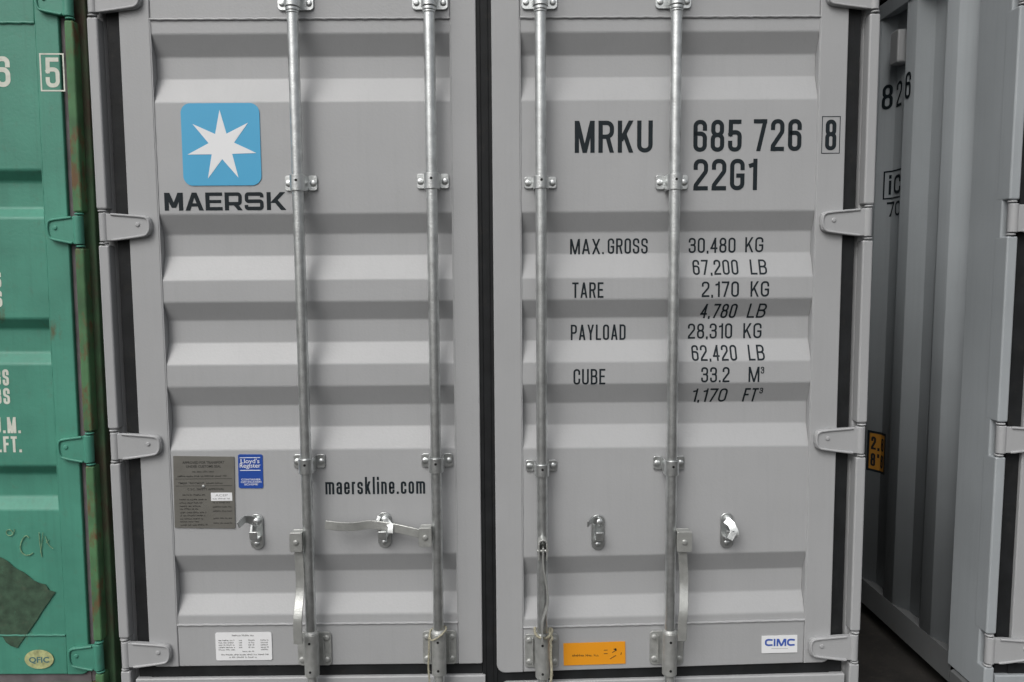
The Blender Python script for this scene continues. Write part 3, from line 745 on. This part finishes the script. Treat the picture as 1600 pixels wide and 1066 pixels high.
for i, (zz, a, b) in enumerate(((0.790, -0.99, -0.915), (0.775, -1.0, -0.91), (0.764, -1.0, -0.925), (0.753, -1.0, -0.93), (0.744, -1.0, -0.94), (0.732, -1.0, -0.915), (0.722, -1.0, -0.92), (0.711, -1.0, -0.925), (0.702, -1.0, -0.94), (0.691, -1.0, -0.91))):
    greeked(pl, a, b, zz, 0.0055, PLATEINK, fy)
for zz in (0.764, 0.750, 0.736, 0.712, 0.696): greeked(pl, -0.893, -0.832, zz, 0.0055, PLATEINK, fy)
wl_ = card('inspection_label', -0.898, -0.830, 0.772, 0.799, 0.001, WHITE, pl, y=-0.0014, t=0.0008)
fonttext('ACEP', -0.864, 0.7870, 0.0075, wl_, GREYINK, -0.0016, 0.040, 0.0, 'CENTER'); greeked(wl_, -0.893, -0.836, 0.777, 0.0055, GREYINK, -0.0015)
bm = bmesh.new(); lathe_y(bm, -0.921, 0.820, [(0.0055, -0.0006), (0.0048, -0.0025), (0.002, -0.0035)], 12); obj('rivet', bm, ZINC, pl)

ly = card('certification_sticker', -0.808, -0.729, 0.812, 0.923, 0.006, DBLUE, mid, 'blue and white certification sticker', tilt=math.radians(0.8), y=0.0010, t=0.0018)
ly2 = 0.0008
for za, zb_ in ((0.9115, 0.9135), (0.8700, 0.8722)):
    bm = bmesh.new(); box(bm, -0.802, -0.736, ly2-0.0003, ly2, za, zb_); obj('rule_line', bm, WHITE, ly, smooth=False)
fonttext("Lloyd's", -0.769, 0.8945, 0.0150, ly, WHITE, ly2, 0.060, 0.004, 'CENTER'); fonttext('Register', -0.769, 0.8800, 0.0150, ly, WHITE, ly2-0.0002, 0.067, 0.004, 'CENTER')
fonttext('CONTAINER', -0.768, 0.8380, 0.0062, ly, WHITE, ly2, 0.062, 0.006, 'CENTER'); fonttext('CERTIFICATION', -0.768, 0.8300, 0.0062, ly, WHITE, ly2, 0.066, 0.006, 'CENTER'); fonttext('SCHEME', -0.768, 0.8220, 0.0062, ly, WHITE, ly2, 0.044, 0.006, 'CENTER')

ws = card('dimension_label', -0.903, -0.719, 0.236, 0.331, 0.006, WHITE, mid, 'white printed label on the left door foot', y=-0.0009, t=0.0012)
wy = -0.0010
greeked(ws, -0.848, -0.775, 0.318, 0.0062, PLATEINK, wy)
for i, zz in enumerate((0.302, 0.294, 0.286, 0.278, 0.270)):
    greeked(ws, -0.893, -0.838, zz, 0.0052, PLATEINK, wy); greeked(ws, -0.755, -0.728, zz, 0.0052, PLATEINK, wy)
    if i < 4: greeked(ws, -0.826, -0.815, zz, 0.0052, PLATEINK, wy); greeked(ws, -0.795, -0.775, zz, 0.0052, PLATEINK, wy)
greeked(ws, -0.815, -0.775, 0.264, 0.005, PLATEINK, wy)
greeked(ws, -0.885, -0.728, 0.253, 0.0055, PLATEINK, wy); greeked(ws, -0.86, -0.765, 0.244, 0.0055, PLATEINK, wy)

og = card('warning_label', 0.239, 0.443, 0.209, 0.285, 0.001, ORANGE, mid, 'orange label on the right door foot', y=-0.0009, t=0.0012, tilt=math.radians(-1.3))
oy = -0.0010
greeked(og, 0.268, 0.357, 0.2370, 0.0085, INK, oy)
bm = bmesh.new()
for a, b in (((0.392, 0.228), (0.412, 0.240)), ((0.404, 0.262), (0.414, 0.256)), ((0.400, 0.250), (0.412, 0.258)), ((0.428, 0.242), (0.430, 0.250)), ((0.372, 0.258), (0.384, 0.259)), ((0.372, 0.246), (0.384, 0.247))):
    tube(bm, [(a[0], oy-0.0001, a[1]), (b[0], oy-0.0001, b[1])], 0.0010, 5)
lathe_y(bm, 0.410, 0.261, [(0.0040, oy), (0.0040, oy-0.0004)], 8)
obj('pictogram', bm, INK, og)
cm = card('maker_label', 0.8925, 1.0105, 0.243, 0.3025, 0.001, WHITE, mid, 'white label with blue capitals', y=-0.0009, t=0.0012, tilt=math.radians(-1.0))
def cimc_polys():
    out = []; hh, s_ = 0.0250, 0.0060
    for a, b in ((0.9030, 0.9285), (0.9760, 1.0015)):      # the two open C shapes, cut short at the terminals
        q = [(b, hh-s_/2-0.0012), (a+0.0115, hh-s_/2), (a+0.0055, hh-s_/2-0.0018), (a+s_/2, hh*0.66), (a+s_/2, hh*0.34), (a+0.0055, s_/2+0.0018), (a+0.0115, s_/2), (b, s_/2+0.0012)]
        out.append(strip(roundpoly([(u, 0.2665+v) for u, v in q], 0.004, False, 4), s_, False))
    Z = lambda pts: [[(u, 0.2665+v) for u, v in pts]]
    out += [Z([(0.9320, 0), (0.9378, 0), (0.9378, hh), (0.9320, hh)]), Z([(0.9415, 0), (0.9470, 0), (0.9470, hh), (0.9415, hh)]), Z([(0.9680, 0), (0.9735, 0), (0.9735, hh), (0.9680, hh)]),
            Z([(0.9545, 0), (0.9605, 0), (0.9500, hh), (0.9420, hh)]), Z([(0.9545, 0), (0.9605, 0), (0.9730, hh), (0.9650, hh)])]
    return out
lettering('', 0, 0, 0, 0, 0, cm, lambda x, z: -0.0009, CBLUE, polys=cimc_polys())
bm = bmesh.new(); box(bm, 0.925, 0.980, -0.0012, -0.0009, 0.2575, 0.2585); obj('rule_line', bm, GREYINK, cm, smooth=False)

# ------------------------------------------------------------ ropes tied to the bar feet
def rope(name, label, path, r=0.0034, pitch=0.016):
    P = smooth_path(path, 3); bm = bmesh.new()
    L = [0]
    for a, b in zip(P, P[1:]): L.append(L[-1]+(b-a).length)
    n = max(12, int(L[-1]/0.0022)); pts = []
    for i in range(n+1):
        d = L[-1]*i/n; k = 0
        while k < len(L)-2 and L[k+1] < d: k += 1
        t = (d-L[k])/max(L[k+1]-L[k], 1e-9); pts.append((P[k].lerp(P[k+1], t), (P[k+1]-P[k]).normalized(), d))
    base = P[0].copy()
    for ph in (0, math.pi*2/3, math.pi*4/3):
        q = []
        for p, t, d in pts:
            a = t.cross(Vector((0.1, 1, 0.05)).normalized())
            if a.length < 0.2: a = t.cross(Vector((0, 0, 1)))
            a.normalize(); b = t.cross(a); th = ph+2*math.pi*d/pitch
            q.append(p-base+(a*math.cos(th)+b*math.sin(th))*r*0.95)
        tube(bm, q, r, 6)
    for _ in range(26):   # loose fibres
        p, t, d = random.choice(pts); v = Vector((random.uniform(-1, 1), random.uniform(-1, 0.2), random.uniform(-1, 1)))*0.010
        tube(bm, [p-base, p-base+v*0.6, p-base+v+Vector((0, 0, -0.002))], 0.00045, 4)
    o = obj(name, bm, ROPE); o.location = base
    o['label'] = label; o['category'] = 'rope'; o['group'] = 'ropes tied to the feet of the locking bars'
    return o
rope('rope', 'thin straw cord looped over the second bar foot, left of the black seam',
     [(-0.193, -0.036, 0.352), (-0.195, -0.052, 0.342), (-0.191, -0.068, 0.330), (-0.178, -0.076, 0.336), (-0.160, -0.076, 0.347), (-0.144, -0.062, 0.358), (-0.141, -0.040, 0.362), (-0.160, -0.020, 0.357), (-0.190, -0.026, 0.352), (-0.198, -0.052, 0.338), (-0.197, -0.060, 0.29), (-0.201, -0.062, 0.24), (-0.196, -0.062, 0.18), (-0.200, -0.062, 0.10)], 0.0017, 0.010)
rope('rope', 'pale thicker cord knotted at a bar foot, hanging beside the orange label',
     [(0.144, -0.030, 0.352), (0.142, -0.050, 0.346), (0.150, -0.074, 0.341), (0.176, -0.082, 0.338), (0.194, -0.070, 0.346), (0.201, -0.050, 0.354), (0.192, -0.044, 0.357), (0.188, -0.062, 0.350), (0.200, -0.074, 0.336), (0.192, -0.070, 0.326), (0.194, -0.068, 0.31), (0.193, -0.068, 0.27), (0.197, -0.068, 0.22), (0.190, -0.068, 0.17), (0.193, -0.068, 0.09)], 0.0024, 0.012)

# ------------------------------------------------------------ green container on the left
gc = thing('shipping_container', 'weathered green container at the left edge with rust along its corner post', 'shipping container', (-2.4620, 0.0, 0), GRP, (0, math.radians(0.42), 0))
make_shell(gc, GREEN, GREEN, GREENR, MS=GREENR, MC=GREENR, sill=False, hz=HZ, st0=1.164, st1=1.192, MPB=GREENB)
PRG = profile(GREEN_LEV, 2.279, 0.335, 0.034, 0.018)
gl = make_door(gc, -1.140, -0.028, -1.060, -0.108, 0.20, 2.425, 2.279, 0.335, PRG, GREEN, GREEN, -1, gmat=DUSTRUB, gw=0.022, hz=HZ, zs=0.172, ko=0.039, bl=0.64)
gd = make_door(gc, 0.019, 1.140, 0.107, 1.067, 0.20, 2.425, 2.279, 0.335, PRG, GREEN, GREEN, 1, gmat=DUSTRUB, gw=0.022, hz=HZ, zs=0.172, ko=0.039, bl=0.64)
for xx in (-0.577, -0.167, 0.168, 0.579): make_bar(gc, xx)
FG = prof_fn(PRG)
def surfG(x, z): return FG(z) if 0.107 < x < 1.067 else 0.0
BG = [(z, 'z') for z, _ in PRG]
ox = 2.4620-0.008
def TG(t, a, b, z, h, s): return lettering(t, a+ox, b+ox, z, h, s, gd, surfG, WHITEINK, breaks=BG)
TG('5', -1.360, -1.317, 2.085, 0.090, 0.0125); TG('6', -1.518, -1.470, 2.087, 0.092, 0.0145); TG('46', -1.660, -1.550, 2.087, 0.092, 0.0145)
lettering('', 0, 0, 0, 0, 0, gd, surfG, WHITEINK, name='lettering_box', polys=[strip([(ox-1.3745, 2.0755), (ox-1.3745, 2.1855), (ox-1.3040, 2.1855), (ox-1.3040, 2.0755)], 0.0045, True)])
for z, t, b in ((1.470, 'KGS', -1.533), (1.409, 'LBS', -1.533), (1.159, 'KGS', -1.526), (1.099, 'LBS', -1.526)): TG(t, b-0.072, b, z, 0.052, 0.0082)
TG('CU.M.', -1.610, -1.497, 1.005, 0.052, 0.0082); TG('CU.FT.', -1.622, -1.497, 0.943, 0.052, 0.0082)
# chalk scribble
bm = bmesh.new()
def scr(pts, r=0.0012): tube(bm, [(a+ox, -0.0004, b) for a, b in [tuple(p)[:2] for p in smooth_path([(p[0], p[1], 0) for p in pts], 2)]], r, 5)
scr([(-1.538, 0.676), (-1.546, 0.690), (-1.560, 0.688), (-1.560, 0.672), (-1.545, 0.668), (-1.534, 0.682), (-1.534, 0.692)])
scr([(-1.488, 0.662), (-1.497, 0.672), (-1.512, 0.655), (-1.520, 0.625), (-1.508, 0.605), (-1.490, 0.604), (-1.478, 0.612)], 0.0015)
scr([(-1.455, 0.680), (-1.454, 0.640), (-1.450, 0.598)]); scr([(-1.442, 0.680), (-1.448, 0.640), (-1.454, 0.612)], 0.001)
scr([(-1.436, 0.668), (-1.428, 0.640), (-1.412, 0.625)], 0.001); scr([(-1.434, 0.645), (-1.424, 0.655)], 0.001)
obj('chalk_scribble', bm, CHALK, gd)
# removed placard
bm = bmesh.new(); rr = random.Random(4)
c4 = [(-1.4115, 0.481), (-1.545, 0.292), (-1.745, 0.425), (-1.612, 0.612)]; ring = []
for i in range(4):
    a, b = c4[i], c4[(i+1) % 4]
    for k in range(12):
        t = k/12; j = rr.uniform(-.005, .005)*(0 if k == 0 else 1); ring.append((a[0]+(b[0]-a[0])*t+ox+j, a[1]+(b[1]-a[1])*t+j))
prism(bm, ring, -0.0012, -0.0002); o = obj('placard_residue', bm, RESIDUE, gc, smooth=False); o['label'] = 'dark diamond left where a placard was peeled off'
# oval sticker
bm = bmesh.new(); prism(bm, [(-1.476+ox+0.0475*math.cos(t), 0.2535+0.0325*math.sin(t)) for t in [2*math.pi*i/36 for i in range(36)]], -0.0016, -0.0006)
ovs = obj('oval_sticker', bm, OVAL, gc, smooth=False)
fonttext('QFIC', -1.476+ox, 0.2430, 0.019, ovs, OVALINK, -0.0019, 0.066, 0.03, 'CENTER')

# ------------------------------------------------------------ grey container on the right
rc = thing('shipping_container', 'dull grey container at the right edge showing its shaded corrugated side wall', 'shipping container', (2.8090, -0.045, 0), GRP, (0, math.radians(0.35), 0))
make_shell(rc, GREYW, GREYW, RAILM, first=0.320)
make_door(rc, -1.121, -0.028, -1.026, -0.108, 0.215, 2.425, 2.279, 0.357, PR, GREY, GREYP, -1, hz=HZ, zs=0.172)
make_door(rc, 0.019, 1.121, 0.107, 1.033, 0.200, 2.425, 2.279, 0.357, PR, GREY, GREYP, 1, hz=HZ, zs=0.165)
for xx in (-0.577, -0.167, 0.168, 0.579): make_bar(rc, xx)
SW = roundpoly(side_wall_pts(0.136, 5.9, 0.320), 0.012, False, 3)
def wall3(u, z, e):     # u runs along the wall as read from outside: u = -y
    y = -u
    for (a, da), (b, db) in zip(SW, SW[1:]):
        if a <= y <= b: d = da+(db-da)*(y-a)/max(b-a, 1e-9); break
    else: d = 0
    return (-(1.2045-d) - e - 0.001, y, z)
BW = [(-y, 'x') for y, _ in SW]
def TW(t, a, b, z, h, s, M_=INK): return lettering(t, a, b, z, h, s, rc, None, M_, to3=wall3, breaks=BW)
yo = 0.085
TW('8', -0.862, -0.818, 2.155, 0.100, 0.013); TW('2', -0.798, -0.757, 2.155, 0.100, 0.011); TW('6', -0.662, -0.620, 2.155, 0.100, 0.012)
lettering('', 0, 0, 0, 0, 0, rc, None, INK, name='lettering_box', to3=wall3, breaks=BW, polys=[strip([(-0.840, 1.790), (-0.840, 1.900), (-0.722, 1.900), (-0.722, 1.790)], 0.006, True)])
TW('i', -0.820, -0.810, 1.805, 0.080, 0.010); TW('c', -0.790, -0.738, 1.805, 0.105, 0.012); TW('70', -0.825, -0.730, 1.715, 0.060, 0.009)
lettering('', 0, 0, 0, 0, 0, rc, None, YELLOW, name='height_sticker', to3=wall3, breaks=BW, polys=[[[(-0.862, 0.640), (-0.776, 0.640), (-0.776, 0.805), (-0.862, 0.805)]]])
bd = lettering('', 0, 0, 0, 0, 0, rc, None, INK, name='sticker_border', to3=lambda u, z, e: wall3(u, z, e+0.0008), breaks=BW, polys=[strip([(-0.862, 0.640), (-0.862, 0.805), (-0.776, 0.805), (-0.776, 0.640)], 0.010, True)])
for t, z in (('2,6', 0.730), ("8'6", 0.658)):
    lettering(t, -0.850, -0.786, z, 0.056, 0.009, rc, None, INK, to3=lambda u, z, e: wall3(u, z, e+0.0008), breaks=BW)
# ventilator box on the side wall
bm = bmesh.new()
xv = -1.2045+0.036
prism(bm, rrect(0.712, 0.775, 2.310, 2.440, 0.012), xv-0.001, xv-0.048, 'x')
vt = obj('ventilator', bm, GREY, rc, bevel=0.005)

# ------------------------------------------------------------ unseen second tier, added above the frame to shade the gap
def copy_tree(o, parent=None):
    c = o.copy(); COL.objects.link(c); c.parent = parent
    for ch in [q for q in bpy.data.objects if q.parent == o]: copy_tree(ch, c)
    return c
for lab, x, rz in (('unseen container added on top of the light grey one in the middle, for shade', 0.0, 0), ('unseen container added on top of the dull grey one at the right, for shade', 2.825, 0), ('unseen container added on top of the green one at the left, for shade', -2.450, 0)):
    up = thing('shipping_container', lab, 'shipping container', (x, 0.0 if x < 1 else -0.045, 2.597), GRP)
    if x == 0.0:
        make_shell(up, GREY, GREYW, RAILM)
        make_door(up, -1.121, -0.028, -1.026, -0.108, 0.215, 2.425, 2.279, 0.357, PR, GREY, GREYP, -1, zs=0.172)
        make_door(up, 0.019, 1.121, 0.107, 1.033, 0.200, 2.425, 2.279, 0.357, PR, GREY, GREYP, 1, zs=0.165)
        kids = [q for q in bpy.data.objects if q.parent == up]
    else:
        for q in kids: copy_tree(q, up)
